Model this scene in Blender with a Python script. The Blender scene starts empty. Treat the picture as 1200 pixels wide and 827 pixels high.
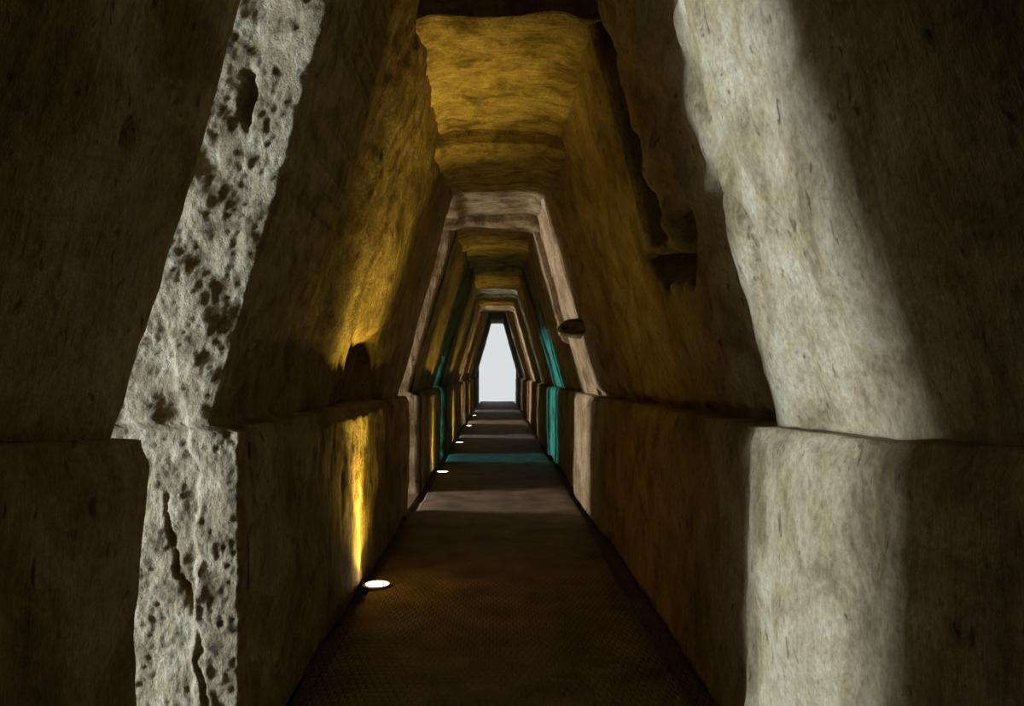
import bpy, math
import numpy as np
from mathutils import Vector

# ------------------------------------------------------------------ camera
EYE = 1.70                      # eye height; corridor runs along +Y
scene = bpy.context.scene
C = scene.collection
cam = bpy.data.cameras.new('camera')
cam.sensor_width = 36.0
cam.lens = 27.0                 # 900 px focal length on 1200 px
cam.shift_x = 17 / 1200
cam.shift_y = 22.5 / 1200
cam.clip_start = 0.05
cam.clip_end = 500
cam_o = bpy.data.objects.new('camera', cam)
cam_o.location = (0, 0, EYE)
cam_o.rotation_euler = (math.pi / 2, 0, 0)
C.objects.link(cam_o)
scene.camera = cam_o

# ------------------------------------------------------------------ world / exposure
world = bpy.data.worlds.new('overcast_sky')
scene.world = world
world.use_nodes = True
bg = world.node_tree.nodes['Background']
bg.inputs['Color'].default_value = (0.95, 0.985, 1.0, 1)
bg.inputs['Strength'].default_value = 0.74
vs = scene.view_settings
vs.view_transform = 'Standard'
vs.look = 'None'
vs.gamma = 1.0
vs.use_curve_mapping = False
vs.exposure = 0.0

# daylight arriving through the side galleries of the left wall:
# gallery (d0, d1), mouth of the gallery where the sky is seen (centre d, width, z0, z1), power, colour
OPENINGS = [
    (2.50, 3.32, 3.05, 1.10, .1, 2.4, 1300, (0.74, 0.95, 1.45)),
    (9.50, 10.90, 10.2, 1.1, .2, 2.7, 680, (1.0, .95, 1.15)),
    (14.70, 15.90, 15.3, 1.0, .1, 1.5, 620, (0.10, 1.0, 1.7)),
    (19.95, 20.85, 20.4, .80, .2, 3.2, 700, (0.78, 0.98, 1.5)),
    (25.40, 27.00, 26.2, 1.4, .2, 3.2, 900, (1.0, 0.95, 1.2)),
    (33.0, 34.6, 33.8, 1.4, .2, 3.2, 800, (.78, 0.98, 1.5)),
]
GAL_X = -7.0                    # outer mouth of the side galleries
for (d0, d1, dc, wd, z0, z1, pw, col) in OPENINGS:
    L = bpy.data.lights.new('gallery_daylight_offscreen', 'AREA')
    L.shape = 'RECTANGLE'
    L.size = z1 - z0
    L.size_y = wd
    L.energy = pw
    L.color = col
    o = bpy.data.objects.new('gallery_daylight_offscreen', L)
    o.location = (GAL_X + 0.05, dc, (z0 + z1) / 2)
    o.rotation_euler = (0, -math.pi / 2, 0)
    C.objects.link(o)

# ------------------------------------------------------------------ noise (numpy value noise)
def _hash(ix, iy, iz):
    n = (ix * 374761393 + iy * 668265263 + iz * 2147483647 + 1013904223) & 0xFFFFFFFF
    n = ((n ^ (n >> 13)) * 1274126177) & 0xFFFFFFFF
    n = (n ^ (n >> 16)) & 0xFFFFFFFF
    n = (n * 2246822519) & 0xFFFFFFFF
    n = n ^ (n >> 15)
    return (n & 0xFFFFFF) / float(0xFFFFFF) * 2 - 1

def vnoise(x, y, z):
    x, y, z = np.broadcast_arrays(np.asarray(x, float), np.asarray(y, float), np.asarray(z, float))
    x0 = np.floor(x).astype(np.int64); y0 = np.floor(y).astype(np.int64); z0 = np.floor(z).astype(np.int64)
    fx = x - x0; fy = y - y0; fz = z - z0
    fx = fx * fx * (3 - 2 * fx); fy = fy * fy * (3 - 2 * fy); fz = fz * fz * (3 - 2 * fz)
    r = 0
    for dx in (0, 1):
        wx = fx if dx else 1 - fx
        for dy in (0, 1):
            wy = fy if dy else 1 - fy
            for dz in (0, 1):
                wz = fz if dz else 1 - fz
                r = r + wx * wy * wz * _hash(x0 + dx, y0 + dy, z0 + dz)
    return r

def fbm(x, y, z, f=1.0, octv=4, gain=0.5):
    r = 0; a = 1.0
    for i in range(octv):
        r = r + a * vnoise(x * f + 17.3 * i, y * f - 9.1 * i, z * f + 4.7 * i)
        f *= 2.03; a *= gain
    return r

def smooth(e0, e1, v):
    t = np.clip((v - e0) / (e1 - e0), 0, 1)
    return t * t * (3 - 2 * t)

def window(v, a, b, s):
    return smooth(a - s, a + s, v) * (1 - smooth(b - s, b + s, v))

# ------------------------------------------------------------------ materials
def stone_material(name, dark, mid, light, scale=1.0, flecks=0.5, streak=0.5, bump=0.5, smap=(2.2, 2.2, .35)):
    m = bpy.data.materials.new(name); m.use_nodes = True
    nt = m.node_tree; N = nt.nodes; Lk = nt.links
    b = N['Principled BSDF']
    b.inputs['Roughness'].default_value = 0.92
    b.inputs['Specular IOR Level'].default_value = 0.15
    geo = N.new('ShaderNodeNewGeometry')
    def noise(sc, det, rough, vec, dist=0.0):
        n = N.new('ShaderNodeTexNoise')
        n.inputs['Scale'].default_value = sc * scale
        n.inputs['Detail'].default_value = det
        n.inputs['Roughness'].default_value = rough
        n.inputs['Distortion'].default_value = dist
        Lk.new(vec, n.inputs['Vector'])
        return n
    def mapping(sc):
        mp = N.new('ShaderNodeMapping')
        mp.inputs['Scale'].default_value = sc
        Lk.new(geo.outputs['Position'], mp.inputs['Vector'])
        return mp.outputs['Vector']
    P = geo.outputs['Position']
    big = noise(2.4, 8, 0.68, P, 0.5)
    ramp = N.new('ShaderNodeValToRGB')
    cr = ramp.color_ramp
    cr.elements[0].position = 0.37; cr.elements[0].color = (*dark, 1)
    cr.elements[1].position = 0.65; cr.elements[1].color = (*light, 1)
    e = cr.elements.new(0.5); e.color = (*mid, 1)
    Lk.new(big.outputs['Fac'], ramp.inputs['Fac'])
    # vertical streaks and pick marks
    st = noise(7, 5, 0.65, mapping(smap))
    fine = noise(38, 4, 0.7, P)
    mx = N.new('ShaderNodeMix'); mx.data_type = 'RGBA'; mx.blend_type = 'OVERLAY'
    mx.inputs['Factor'].default_value = streak
    Lk.new(ramp.outputs['Color'], mx.inputs['A']); Lk.new(st.outputs['Fac'], mx.inputs['B'])
    mx2 = N.new('ShaderNodeMix'); mx2.data_type = 'RGBA'; mx2.blend_type = 'OVERLAY'
    mx2.inputs['Factor'].default_value = 0.75
    Lk.new(mx.outputs['Result'], mx2.inputs['A']); Lk.new(fine.outputs['Fac'], mx2.inputs['B'])
    # small dark flecks, colour only
    pn = noise(14, 3, 0.55, mapping((1.3, 1.3, 0.75)), 0.6)
    pr = N.new('ShaderNodeMapRange')
    pr.inputs['From Min'].default_value = 0.63; pr.inputs['From Max'].default_value = 0.72
    pr.inputs['To Min'].default_value = 0.0; pr.inputs['To Max'].default_value = 1.0
    Lk.new(pn.outputs['Fac'], pr.inputs['Value'])
    pm = N.new('ShaderNodeMath'); pm.operation = 'MULTIPLY'; pm.inputs[1].default_value = flecks
    Lk.new(pr.outputs['Result'], pm.inputs[0])
    mx3 = N.new('ShaderNodeMix'); mx3.data_type = 'RGBA'; mx3.blend_type = 'MIX'
    Lk.new(pm.outputs[0], mx3.inputs['Factor'])
    Lk.new(mx2.outputs['Result'], mx3.inputs['A'])
    mx3.inputs['B'].default_value = (dark[0] * .35, dark[1] * .33, dark[2] * .3, 1)
    Lk.new(mx3.outputs['Result'], b.inputs['Base Color'])
    # relief
    add = N.new('ShaderNodeMath'); add.operation = 'MULTIPLY_ADD'
    Lk.new(fine.outputs['Fac'], add.inputs[0]); add.inputs[1].default_value = 0.45
    Lk.new(st.outputs['Fac'], add.inputs[2])
    bp = N.new('ShaderNodeBump')
    bp.inputs['Strength'].default_value = bump
    bp.inputs['Distance'].default_value = 0.03
    Lk.new(add.outputs[0], bp.inputs['Height'])
    Lk.new(bp.outputs['Normal'], b.inputs['Normal'])
    return m

TUFA = stone_material('tufa', (.14, .098, .036), (.25, .185, .080), (.35, .28, .145), 1.0, .85, .2, .9)
TUFA_ROUGH = stone_material('broken_tufa', (.14, .098, .036), (.25, .185, .080), (.35, .28, .145), 3.0, .0, .1, 1.0, (1.6, 1.6, 1.2))
TUFA_ROOF = stone_material('relief_shaded_tufa', (.12, .085, .03), (.27, .20, .085), (.38, .30, .15), 1.3, .6, .8, .9, (.7, 2.6, 2.6))  # strong cross bands paint the rough ceiling's relief shading into the colour
TUFA_PALE = TUFA

def floor_material():
    m = bpy.data.materials.new('trodden_floor'); m.use_nodes = True
    nt = m.node_tree; N = nt.nodes; Lk = nt.links
    b = N['Principled BSDF']
    geo = N.new('ShaderNodeNewGeometry')
    n1 = N.new('ShaderNodeTexNoise'); n1.inputs['Scale'].default_value = 3; n1.inputs['Detail'].default_value = 6
    Lk.new(geo.outputs['Position'], n1.inputs['Vector'])
    r = N.new('ShaderNodeValToRGB')
    r.color_ramp.elements[0].position = .3; r.color_ramp.elements[0].color = (.08, .054, .026, 1)
    r.color_ramp.elements[1].position = .75; r.color_ramp.elements[1].color = (.25, .18, .088, 1)
    Lk.new(n1.outputs['Fac'], r.inputs['Fac'])
    Lk.new(r.outputs['Color'], b.inputs['Base Color'])
    # fine ribbed weave: small raised beads in rows
    br = N.new('ShaderNodeTexBrick')
    br.inputs['Scale'].default_value = 1.0
    br.inputs['Brick Width'].default_value = .045
    br.inputs['Row Height'].default_value = .06
    br.inputs['Mortar Size'].default_value = .012
    br.inputs['Mortar Smooth'].default_value = 1.0
    Lk.new(geo.outputs['Position'], br.inputs['Vector'])
    n2 = N.new('ShaderNodeTexNoise'); n2.inputs['Scale'].default_value = 45; n2.inputs['Detail'].default_value = 3
    Lk.new(geo.outputs['Position'], n2.inputs['Vector'])
    ma = N.new('ShaderNodeMath'); ma.operation = 'MULTIPLY_ADD'
    Lk.new(br.outputs['Fac'], ma.inputs[0]); ma.inputs[1].default_value = -.9
    Lk.new(n2.outputs['Fac'], ma.inputs[2])
    bp = N.new('ShaderNodeBump'); bp.inputs['Strength'].default_value = .7; bp.inputs['Distance'].default_value = .02
    Lk.new(ma.outputs[0], bp.inputs['Height']); Lk.new(bp.outputs['Normal'], b.inputs['Normal'])
    b.inputs['Roughness'].default_value = .62
    b.inputs['Specular IOR Level'].default_value = .35
    return m
FLOOR = floor_material()

def plain(name, col, rough=.6, metal=0., emit=None, est=0.):
    m = bpy.data.materials.new(name); m.use_nodes = True
    b = m.node_tree.nodes['Principled BSDF']
    b.inputs['Base Color'].default_value = (*col, 1)
    b.inputs['Roughness'].default_value = rough
    b.inputs['Metallic'].default_value = metal
    if emit:
        b.inputs['Emission Color'].default_value = (*emit, 1)
        b.inputs['Emission Strength'].default_value = est
    return m
STEEL = plain('brushed_steel', (.35, .33, .30), .4, 1.)
LENS = plain('lit_lens', (.9, .8, .6), .3, 0., (1., .80, .42), 20.)
CHALK = plain('pale_ground', (.86, .86, .84), .95)

# ------------------------------------------------------------------ mesh helpers
def link(name, me, mat, parent=None):
    me.materials.append(mat)
    o = bpy.data.objects.new(name, me)
    C.objects.link(o)
    if parent: o.parent = parent
    return o

def empty(name, kind=None, label=None, category=None, loc=(0, 0, 0)):
    o = bpy.data.objects.new(name, None)
    o.empty_display_size = .2
    o.location = loc
    C.objects.link(o)
    tag(o, label, category, None, kind)
    return o

def tag(o, label=None, category=None, group=None, kind=None):
    if label: o['label'] = label
    if category: o['category'] = category
    if group: o['group'] = group
    if kind: o['kind'] = kind
    return o

def grid_solid(name, V, back, mat, parent=None, flip=False):
    """V: (n, m, 3) front surface; back(v) maps border points to the far side: a closed block."""
    n, m, _ = V.shape
    idx = np.arange(n * m).reshape(n, m)
    a = idx[:-1, :-1].ravel(); b = idx[1:, :-1].ravel(); c = idx[1:, 1:].ravel(); d = idx[:-1, 1:].ravel()
    F = np.stack([a, b, c, d], 1)
    if flip: F = F[:, ::-1]
    ring = np.concatenate([idx[:, 0], idx[-1, 1:], idx[-2::-1, -1], idx[0, -2:0:-1]])
    P = V.reshape(-1, 3)
    B = back(P[ring].copy())
    k = len(ring); o0 = n * m
    r1 = np.roll(ring, -1); j = np.arange(k) + o0; j1 = np.roll(j, -1)
    S = np.stack([ring, j, j1, r1], 1)
    if flip: S = S[:, ::-1]
    cap = list(map(int, j[::-1] if not flip else j))
    cap = cap[::-1]
    allv = np.concatenate([P, B])
    faces = F.tolist() + S.tolist() + [cap]
    me = bpy.data.meshes.new(name)
    me.from_pydata(allv.tolist(), [], faces)
    sm = np.zeros(len(faces), bool); sm[:len(F)] = True
    me.polygons.foreach_set('use_smooth', sm)
    me.update()
    return link(name, me, mat, parent)

def box(name, x0, x1, y0, y1, z0, z1, mat, parent=None):
    v = [(x, y, z) for x in (x0, x1) for y in (y0, y1) for z in (z0, z1)]
    f = [(0, 1, 3, 2), (4, 6, 7, 5), (0, 4, 5, 1), (2, 3, 7, 6), (0, 2, 6, 4), (1, 5, 7, 3)]
    me = bpy.data.meshes.new(name); me.from_pydata(v, [], f); me.update()
    return link(name, me, mat, parent)

# ------------------------------------------------------------------ corridor profile
LOW = 1.10                       # half width of the lower course
def ledge(d):                    # ledge height above eye (negative), rises a little near the camera
    return np.interp(d, [0, 1.9, 2.5, 3.5, 9.5, 15, 45], [-.13, -.175, -.215, -.245, -.295, -.30, -.31])
def upper_x(a):                  # half width of the inclined upper course
    return 1.16 - .282 * a
UP_TOP = 3.15                    # upper courses run up behind the ceiling slabs

def roughness(X, Y, Z):
    return .022 * fbm(X, Y, Z, 1.1, 3) + .011 * fbm(X * 2.2, Y * 2.2, Z * .8, 3.0, 3) + .005 * fbm(X, Y, Z, 13, 2)

def lower_course(side, d0, d1, parent, step=.03, off=0., mat=None, extra=None, lean=0., ends=None):
    nd = max(3, int((d1 - d0) / step)); na = max(12, int(1.45 / step))
    t = np.linspace(0, 1, nd)[:, None]
    s = np.linspace(0, 1, na + 7)[None, :]
    Y = d0 + (d1 - d0) * t + 0 * s
    k = np.arange(na + 7)
    h = np.clip(k / na, 0, 1)[None, :]                       # up the face
    q = np.clip((k - na) / 6., 0, 1)[None, :]                # across the shelf
    zl = ledge(Y) + EYE + .012 * fbm(Y, side * 3., 0, 2.5, 3)
    if ends:
        Y = Y + ends(t, h * 1.4 - EYE)
    Z = -.03 + (zl + .03) * h + 0 * Y
    X = LOW + off + lean * (1 - h) + 0 * Y
    n = roughness(side * 5 + X, Y, Z)
    if extra is not None: n = n + extra(Y, Z - EYE)
    rnd = .03 * smooth(.94, 1., h) * 1.0
    X = X - n + rnd + q * .22
    Z = Z + q * .01
    V = np.stack([side * X, Y, Z], -1)
    def back(p):
        p[:, 0] = side * 1.9
        if side < 0 and d0 > 3: p[:, 1] = np.maximum(p[:, 1], d0 + .6)   # room for the broken reveal in front
        return p
    return grid_solid('lower_course', V, back, mat or TUFA, parent, flip=(side > 0))

def upper_course(side, d0, d1, parent, step=.03, off=0., mat=None, extra=None, ends=None, a_top=UP_TOP, a_bot=None, name='upper_course'):
    nd = max(3, int((d1 - d0) / step))
    na = max(12, int((a_top + .3) / step))
    t = np.linspace(0, 1, nd)[:, None]
    s = np.linspace(0, 1, na)[None, :]
    Y = d0 + (d1 - d0) * t + 0 * s
    lo = (ledge(Y) - .03) if a_bot is None else a_bot + 0 * Y
    A = lo + (a_top - lo) * s
    if ends: Y = Y + ends(t, A)
    Z = A + EYE
    X = upper_x(A) + off
    n = roughness(side * 5 + X, Y, Z)
    if extra is not None: n = n + extra(Y, A)
    X = X - n * .96
    Z = Z - n * .27
    V = np.stack([side * X, Y, Z], -1)
    def back(p):
        p[:, 0] = side * 1.9
        if side < 0 and d0 > 3: p[:, 1] = np.maximum(p[:, 1], d0 + .6)   # room for the broken reveal in front
        return p
    return grid_solid(name, V, back, mat or TUFA, parent, flip=(side > 0))

# ------------------------------------------------------------------ floor
floor = empty('floor', 'structure', 'dark trodden floor with fine ribbed rows running down the passage', 'floor')
nx, ny = 60, 900
xs = np.linspace(-1.0, 1.0, nx); ys = np.concatenate([np.linspace(-5, 12, 500), np.linspace(12.05, 45, 400)])
Yg, Xg = np.meshgrid(ys, xs, indexing='ij')
Xg = Xg + .012 * fbm(Yg, Xg * 0 + np.sign(Xg), 0, 3, 2) * (np.abs(Xg) > .97)
Zg = .012 * fbm(Xg, Yg, 0, 1.2, 3) - .012 * smooth(.85, 1.0, np.abs(Xg))
def fback(p):
    p[:, 2] = -.3
    return p
grid_solid('walkway', np.stack([Xg, Yg, Zg], -1), fback, FLOOR, floor, flip=True)
box('gutter', -1.6, -.98, -5, 45, -.5, -.11, FLOOR, floor)
box('gutter', .98, 1.6, -5, 45, -.5, -.11, FLOOR, floor)
for (d0, d1) in sorted({(o[0], o[1]) for o in OPENINGS}):
    box('gallery_floor', GAL_X - .2, -1.12, d0 - .1, d1 + .1, -.4, -.02, FLOOR, floor)

# ------------------------------------------------------------------ right wall
wr = empty('wall_right', 'structure', 'right rock wall with inclined upper course set back above a ledge', 'wall')
box('rock_core', 1.75, 3.2, -5.4, 45, -.5, 5.6, TUFA, wr)

def near_end(t, A):              # broken far edge of the nearest right bay
    e = np.interp(A, [-.3, .2, .5, 1.0, 1.4, 3.2], [0, -.03, -.13, -.48, -.62, -.60])
    e = e + .035 * fbm(A, 7.7, 0, 5, 3)
    return e * smooth(.80, 1., t)
def near_r(Y, A):
    crack = -.03 * np.exp(-((Y - 3.15 - .1 * np.sin(A * 9)) / .035) ** 2) * window(A, .25, .75, .1)
    roll = -.05 * smooth(3.2, 3.5, Y) ** 2
    return crack + roll
upper_course(1, -5, 1.2, wr, .06, off=.0)
upper_course(1, 1.2, 3.5, wr, .02, off=.0, mat=TUFA_PALE, extra=near_r, ends=near_end)
lower_course(1, -5, 1.2, wr, .06)
lower_course(1, 1.2, 3.47, wr, .02, mat=TUFA_PALE, extra=lambda Y, A: -.035 * smooth(3.36, 3.47, Y),
             ends=lambda t, A: .025 * fbm(A, 3.3, 0, 5, 3) * smooth(.9, 1, t))

def bay_b(Y, A):
    g = 0.0
    # hanging broken slab high on the wall, with a ragged lower edge
    lowedge = .80 + .10 * fbm(Y, 2.2, 0, 2.3, 3)
    slab = smooth(lowedge - .03, lowedge + .04, A) * (1 - smooth(4.30, 4.36, Y + .03 * fbm(A, 5, 0, 4, 2)))
    g = g + slab * (.07 + .03 * fbm(Y, A, 1.5, 6, 3))
    # deep black joint behind the slab
    slot = window(Y, 4.40, 5.0, .03) * smooth(.75, 1.0, A)
    g = g - .50 * slot
    # broken hole under the slab
    hole = np.exp(-(((Y - 4.75) / .40) ** 2 + ((A - lowedge + .10) / .10) ** 2) ** 4)
    g = g - .34 * hole
    hole2 = np.exp(-(((Y - 4.15) / .22) ** 2 + ((A - lowedge + .13) / .12) ** 2) ** 4)
    g = g - .30 * hole2
    # small chips
    for (cy, ca, ry, ra) in ((6.55, .62, .13, .07), (6.95, .55, .08, .09), (6.3, .68, .07, .04), (7.3, 1.25, .05, .25), (5.5, .35, .05, .12)):
        g = g - .09 * np.exp(-(((Y - cy) / ry) ** 2 + ((A - ca + (Y - cy) * .4) / ra) ** 2) ** 2)
    # ragged lower lip above the ledge
    g = g - .05 * smooth(.06, -.02, A + .22 + .05 * fbm(Y, 1, 0, 5, 3))
    g = g - .04 * smooth(3.9, 3.5, Y) + .075 * smooth(7.6, 9.3, Y)
    return g
upper_course(1, 2.75, 9.45, wr, .024, off=.075, extra=bay_b)
lower_course(1, 3.49, 9.45, wr, .03, off=.05, extra=lambda Y, A: .05 * smooth(7.6, 9.3, Y))
def bay_c(Y, A):
    lip = smooth(.44, .50, A + .03 * fbm(Y, 4, 0, 3, 2))
    return .0 + .0 * lip
upper_course(1, 9.45, 10.95, wr, .03, off=.0, extra=bay_c, mat=TUFA_PALE)
lower_course(1, 9.45, 10.95, wr, .03, off=.0, mat=TUFA_PALE)
def bay_d(Y, A):
    return .10 * smooth(.42, .5, A + .03 * fbm(Y, 4, 0, 3, 2)) * (1 - smooth(12.6, 13., Y))
upper_course(1, 10.95, 14.7, wr, .04, off=.02, extra=bay_d)
lower_course(1, 10.95, 14.7, wr, .05, off=.03)
RB = [(14.7, 16.0, 0., TUFA_PALE), (16.0, 19.9, -.05, TUFA), (19.9, 20.95, .03, TUFA_PALE), (20.95, 24.6, -.03, TUFA),
      (24.6, 27.1, .02, TUFA_PALE), (27.1, 32.9, -.04, TUFA), (32.9, 34.7, .03, TUFA_PALE), (34.7, 45, -.03, TUFA)]
for (d0, d1, of, mt) in RB:
    upper_course(1, d0, d1, wr, .07, off=of, mat=mt)
    lower_course(1, d0, d1, wr, .07, off=of, mat=mt)

# broken lip of rock jutting from the right wall
def lump(name, cx, cy, cz, rx, ry, rz, mat, parent, seed=0., n=40, amp=.3):
    th = np.linspace(0, 2 * np.pi, n, endpoint=False); ph = np.linspace(0.05, np.pi - .05, n // 2)
    P, T = np.meshgrid(ph, th, indexing='ij')
    def sq(v, e): return np.sign(v) * np.abs(v) ** e
    x = sq(np.sin(P) * np.cos(T), .6); y = sq(np.sin(P) * np.sin(T), .6); z = sq(np.cos(P), .6)
    k = 1 + amp * fbm(x + seed, y, z, 1.7, 4)
    V = np.stack([cx + rx * x * k, cy + ry * y * k, cz + rz * z * k], -1).reshape(-1, 3)
    m = len(ph); F = []
    for i in range(m - 1):
        for j in range(n):
            j1 = (j + 1) % n
            F.append((i * n + j, (i + 1) * n + j, (i + 1) * n + j1, i * n + j1))
    F.append(tuple(range(n - 1, -1, -1))[::-1]); F.append(tuple((m - 1) * n + j for j in range(n))[::-1])
    me = bpy.data.meshes.new(name); me.from_pydata(V.tolist(), [], F)
    me.polygons.foreach_set('use_smooth', np.ones(len(F), bool)); me.update()
    return link(name, me, mat, parent)
lump('broken_lip', 1.02, 9.65, EYE + .54, .27, .75, .10, TUFA_ROUGH, wr, 3.)

# ------------------------------------------------------------------ left wall
wl = empty('wall_left', 'structure', 'left rock wall with inclined upper course, pierced by daylit side galleries', 'wall')
LB = [(-5, 2.5), (3.32, 9.5), (10.9, 14.7), (15.9, 19.95), (20.85, 25.4), (27.0, 33.0), (34.6, 45)]
for i, (d0, d1) in enumerate(LB):
    box('rock_core', GAL_X, -1.75, d0 + (.45 if i else -.4), d1, -.5, 5.6, TUFA, wl)
for (d0, d1) in sorted({(o[0], o[1]) for o in OPENINGS}):
    box('gallery_lintel', GAL_X, -1.0, d0 - .05, d1 + .3, 4.0, 5.6, TUFA, wl)

upper_course(-1, -5, 1.0, wl, .06)
def near_l(Y, A):
    g = -.06 * np.exp(-(((Y - 2.02) / .025) ** 2 + ((A - .63) / .04) ** 2))
    return g - .05 * smooth(2.42, 2.5, Y)
upper_course(-1, 1.0, 2.5, wl, .02, extra=near_l, ends=lambda t, A: (.05 * np.sin(A * 2.1 + .3) + .03 * fbm(A, 11., 0, 3, 3)) * smooth(.85, 1, t))
lower_course(-1, -5, 1.0, wl, .06)
lower_course(-1, 1.0, 2.5, wl, .02, lean=.07, extra=lambda Y, A: -.04 * smooth(2.42, 2.5, Y))

def bay_l(Y, A):
    g = -.14 * window(Y + .15 * A, 5.95, 7.0, .08) * (1 - smooth(.15, .42, A + .08 * fbm(Y, 1, 0, 3, 2)))
    return g + .04 * (smooth(4.8, 5.2, Y) - 1)
upper_course(-1, 3.42, 9.5, wl, .025, extra=bay_l)
lower_course(-1, 3.42, 9.5, wl, .025)
for i, (d0, d1) in enumerate(LB[2:]):
    of = [.0, -.04, .02, -.02, .0][i]
    st = .04 if i == 0 else .07
    upper_course(-1, d0 + .1, d1, wl, st, off=of)
    lower_course(-1, d0 + .1, d1, wl, st, off=of)

def reveal(d, step, rough, mat, depth_x, of=0., extra=None, tilt=.05):
    """Far cheek of a side gallery: faces the camera, then turns the corner into the passage wall."""
    na = int(4.9 / step)
    Z = np.linspace(-.05, 4.85, na)[None, :]
    A = Z - EYE
    P = np.where(A < ledge(d), LOW, 0) + np.where(A < ledge(d), 0, 1) * upper_x(np.minimum(A, 3.))
    lz = ledge(d)
    w = smooth(lz - .02, lz + .02, A)
    P = LOW * (1 - w) + upper_x(A) * w + of
    nu = int(depth_x / step); nc = 8
    u = np.arange(nu + nc)[:, None]
    f = np.clip(u / (nu - 1), 0, 1)                     # 0 outer .. 1 corner
    g = np.clip((u - nu + 1) / nc, 0, 1)                # round the corner, down the passage
    X = -(P + (1 - f) ** 1.2 * depth_x) - 0 * g
    Y = d + tilt * (1 - f) ** 1.2 * depth_x + g * .16 + 0 * X
    rr = .045 * fbm(X, Z, d * 1.3, 3.6, 3, .45) + .0050 * fbm(X, Z, d, 13., 3, .62) + .0055 * fbm(X, Z, d, 40., 2, .6)
    rr = rr * rough
    if extra is not None: rr = rr + extra(X, A)
    corner = smooth(.97, 1., f) * .015
    Y = Y - rr * (1 - g) + corner * (1 - g)
    X = X + (rr * .5 - .01 - .02 * g) * smooth(.9, 1, f)
    V = np.stack([X, Y, Z + 0 * X], -1)
    def back(p):
        p[:, 1] = d + 1.15
        p[:, 0] = np.minimum(p[:, 0], -1.2) if False else p[:, 0] - .02
        return p
    return grid_solid('broken_reveal', V, back, mat, wl, flip=False)

def near_reveal(X, A):
    X = X + .03 * fbm(X, A, 5.5, 9, 3)
    g = -.08 * np.exp(-(((X + 1.085 + (A - 1.2) * .1) / .032) ** 2 + ((A - 1.2) / .14) ** 2) ** 2 * np.maximum(.3, 1 + .9 * fbm(X, A, 2, 9, 3)))   # socket hole
    g = g - .022 * np.exp(-((X + 1.33 + (A + 1.1) * .22 + .03 * np.sin(A * 7)) / .011) ** 2) * (1 - smooth(-.6, -.45, A))   # crack
    g = g + .04 * smooth(-.02, .02, X + 1.40 + .28 * np.clip(A, -.3, 9))
    return g
reveal(3.30, .010, 1.0, TUFA_ROUGH, 1.0, extra=near_reveal, tilt=.27)
for (d, of) in ((10.9, 0.), (15.9, -.03), (20.85, .02), (27.0, 0.), (34.6, 0.)):
    reveal(d, .06, .6, TUFA_PALE, 1.2, of)

upper_course(-1, 14.65, 16.0, wl, .06, a_bot=.3, name='gallery_head')

# ------------------------------------------------------------------ ceiling
ce = empty('ceiling', 'structure', 'flat rock ceiling cut in steps at different heights along the passage', 'ceiling')
CB = [(-5, 4.45, 2.25), (4.45, 5.0, 3.3), (5.0, 7.25, 2.28), (7.25, 8.5, 2.10), (8.5, 10.7, 2.20), (10.7, 12.8, 2.06), (12.8, 16.0, 2.20),
      (16.0, 20.9, 2.15), (20.9, 22.2, 2.04), (22.2, 28.0, 2.20), (28.0, 45.0, 2.85)]
for i, (d0, d1, a) in enumerate(CB):
    st = .03 if 4 < d0 < 10 else .06
    w = 1.05
    n1 = max(4, int((d1 - d0) / st)); n2 = int(2 * w / st)
    Yc, Xc = np.meshgrid(np.linspace(d0, d1 + .02, n1), np.linspace(-w, w, n2), indexing='ij')
    n = .016 * fbm(Xc, Yc, a * 7, 1.3, 3) + .016 * fbm(Xc * .5, Yc * 1.8, a, 4, 4)
    edge = .045 * np.exp(-((Yc - d0) / .05) ** 2)
    n = n + .014 * fbm(Xc * .35, Yc, a * 3, 7, 3)
    Zc = EYE + a - n + edge
    # let the slab curve down where it meets the walls
    Zc = Zc - .05 * smooth(.40, .58, np.abs(Xc) + .0)
    def cback(p, z=EYE + 3.6):
        p[:, 2] = z
        return p
    grid_solid('ceiling_slab', np.stack([Xc, Yc, Zc], -1), cback, TUFA_ROOF if d0 > 4.9 else TUFA, ce, flip=False)
box('rock_core', -1.9, 1.9, -5.4, 45, EYE + 3.4, 6.2, TUFA, ce)
box('wall_back', -3.2, 3.2, -5.6, -4.9, -.5, 5.6, TUFA)
tag(bpy.data.objects['wall_back'], 'plain rock wall closing the passage behind the viewpoint', 'wall', None, 'structure')

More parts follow.
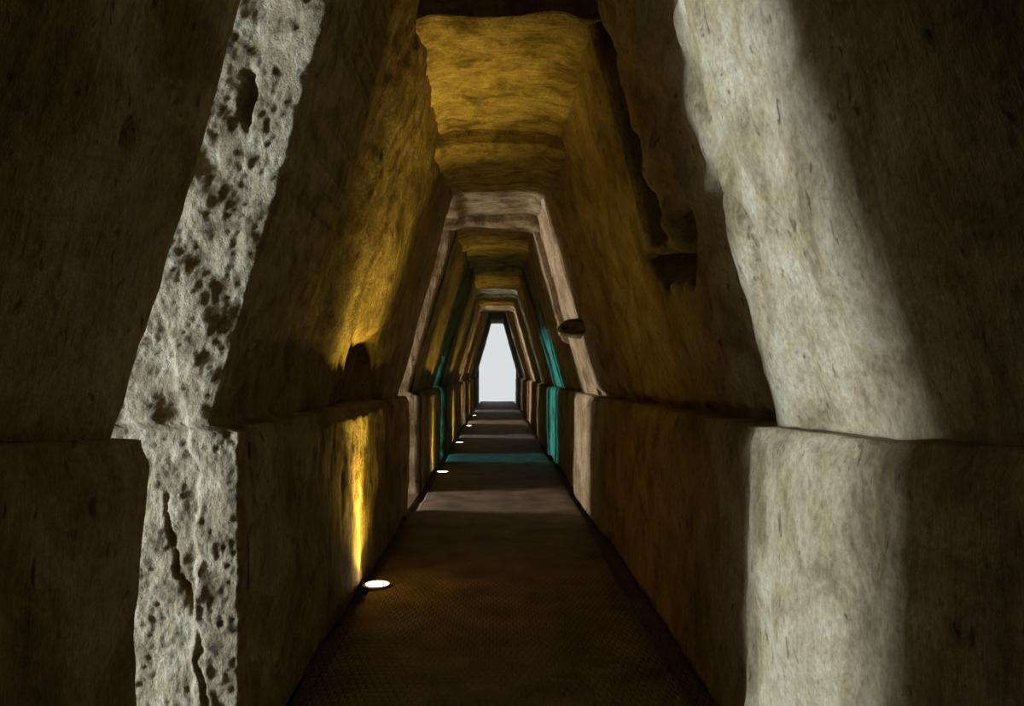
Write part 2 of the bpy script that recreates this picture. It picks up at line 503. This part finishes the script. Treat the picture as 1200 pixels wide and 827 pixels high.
# ------------------------------------------------------------------ recessed floor lights
LAMPS = [   # x, d, label, beam, spill
    (-.955, 6.1, 'round floor light shining up a bright yellow streak on the left wall', 1.0, 1.0),
    (-.93, 13.0, 'round floor light between the beige-lit and turquoise-lit gallery openings', .3, .3),
    (-.91, 18.4, 'round floor light just past the turquoise-lit strip of floor', .3, .3),
    (-.90, 24.2, 'round floor light between the third and fourth daylit floor strips', .35, .3),
    (-.90, 30.0, 'farthest round floor light, near the bright end opening', .35, .3),
]
def lathe(name, prof, mat, parent, n=32):
    V = []; F = []
    for (r, z) in prof:
        for k in range(n):
            t = 2 * math.pi * k / n
            V.append((r * math.cos(t), r * math.sin(t), z))
    for i in range(len(prof) - 1):
        for k in range(n):
            k1 = (k + 1) % n
            F.append((i * n + k, i * n + k1, (i + 1) * n + k1, (i + 1) * n + k))
    F.append(tuple(range(n))[::-1]); F.append(tuple((len(prof) - 1) * n + k for k in range(n)))
    me = bpy.data.meshes.new(name); me.from_pydata(V, [], F)
    me.update()
    return link(name, me, mat, parent)
for (x, y, lab, kb, ks) in LAMPS:
    r = empty('floor_light', None, lab, 'floor light', (x, y, .0))
    r['group'] = 'recessed floor lights along the left wall'
    lathe('rim', [(.092, -.05), (.118, -.05), (.118, .016), (.112, .022), (.094, .022), (.092, .012)], STEEL, r)
    lathe('lens', [(.092, -.02), (.092, .014), (.06, .018), (.01, .019)], LENS, r)
    for (nm, en, ang, bl) in (('floor_light_beam', 640 * kb, 57, 1.), ('floor_light_spill', 85 * ks, 130, 1.)):
        if en <= 0: continue
        S = bpy.data.lights.new(nm, 'SPOT')
        S.energy = en
        S.color = (1., .70, .13)
        S.spot_size = math.radians(ang)
        S.spot_blend = bl
        S.shadow_soft_size = .05
        so = bpy.data.objects.new(nm, S)
        so.location = (0, 0, .08)
        so.rotation_euler = (math.pi, 0, 0)
        so.parent = r
        C.objects.link(so)

# ------------------------------------------------------------------ far end: portal and the open ground outside
pw = empty('wall_end', 'structure', 'rock face around the bright tapering exit opening', 'wall')
box('rock_face', -4.6, -1.08, 44.4, 45.0, -.5, 5.6, TUFA, pw)
box('rock_face', 1.08, 3.2, 44.4, 45.0, -.5, 5.6, TUFA, pw)
gr = box('terrace', -30, 30, 45.0, 120, -4.4, -4.0, CHALK)
tag(gr, 'pale bright open ground outside the exit', 'ground', None, 'structure')
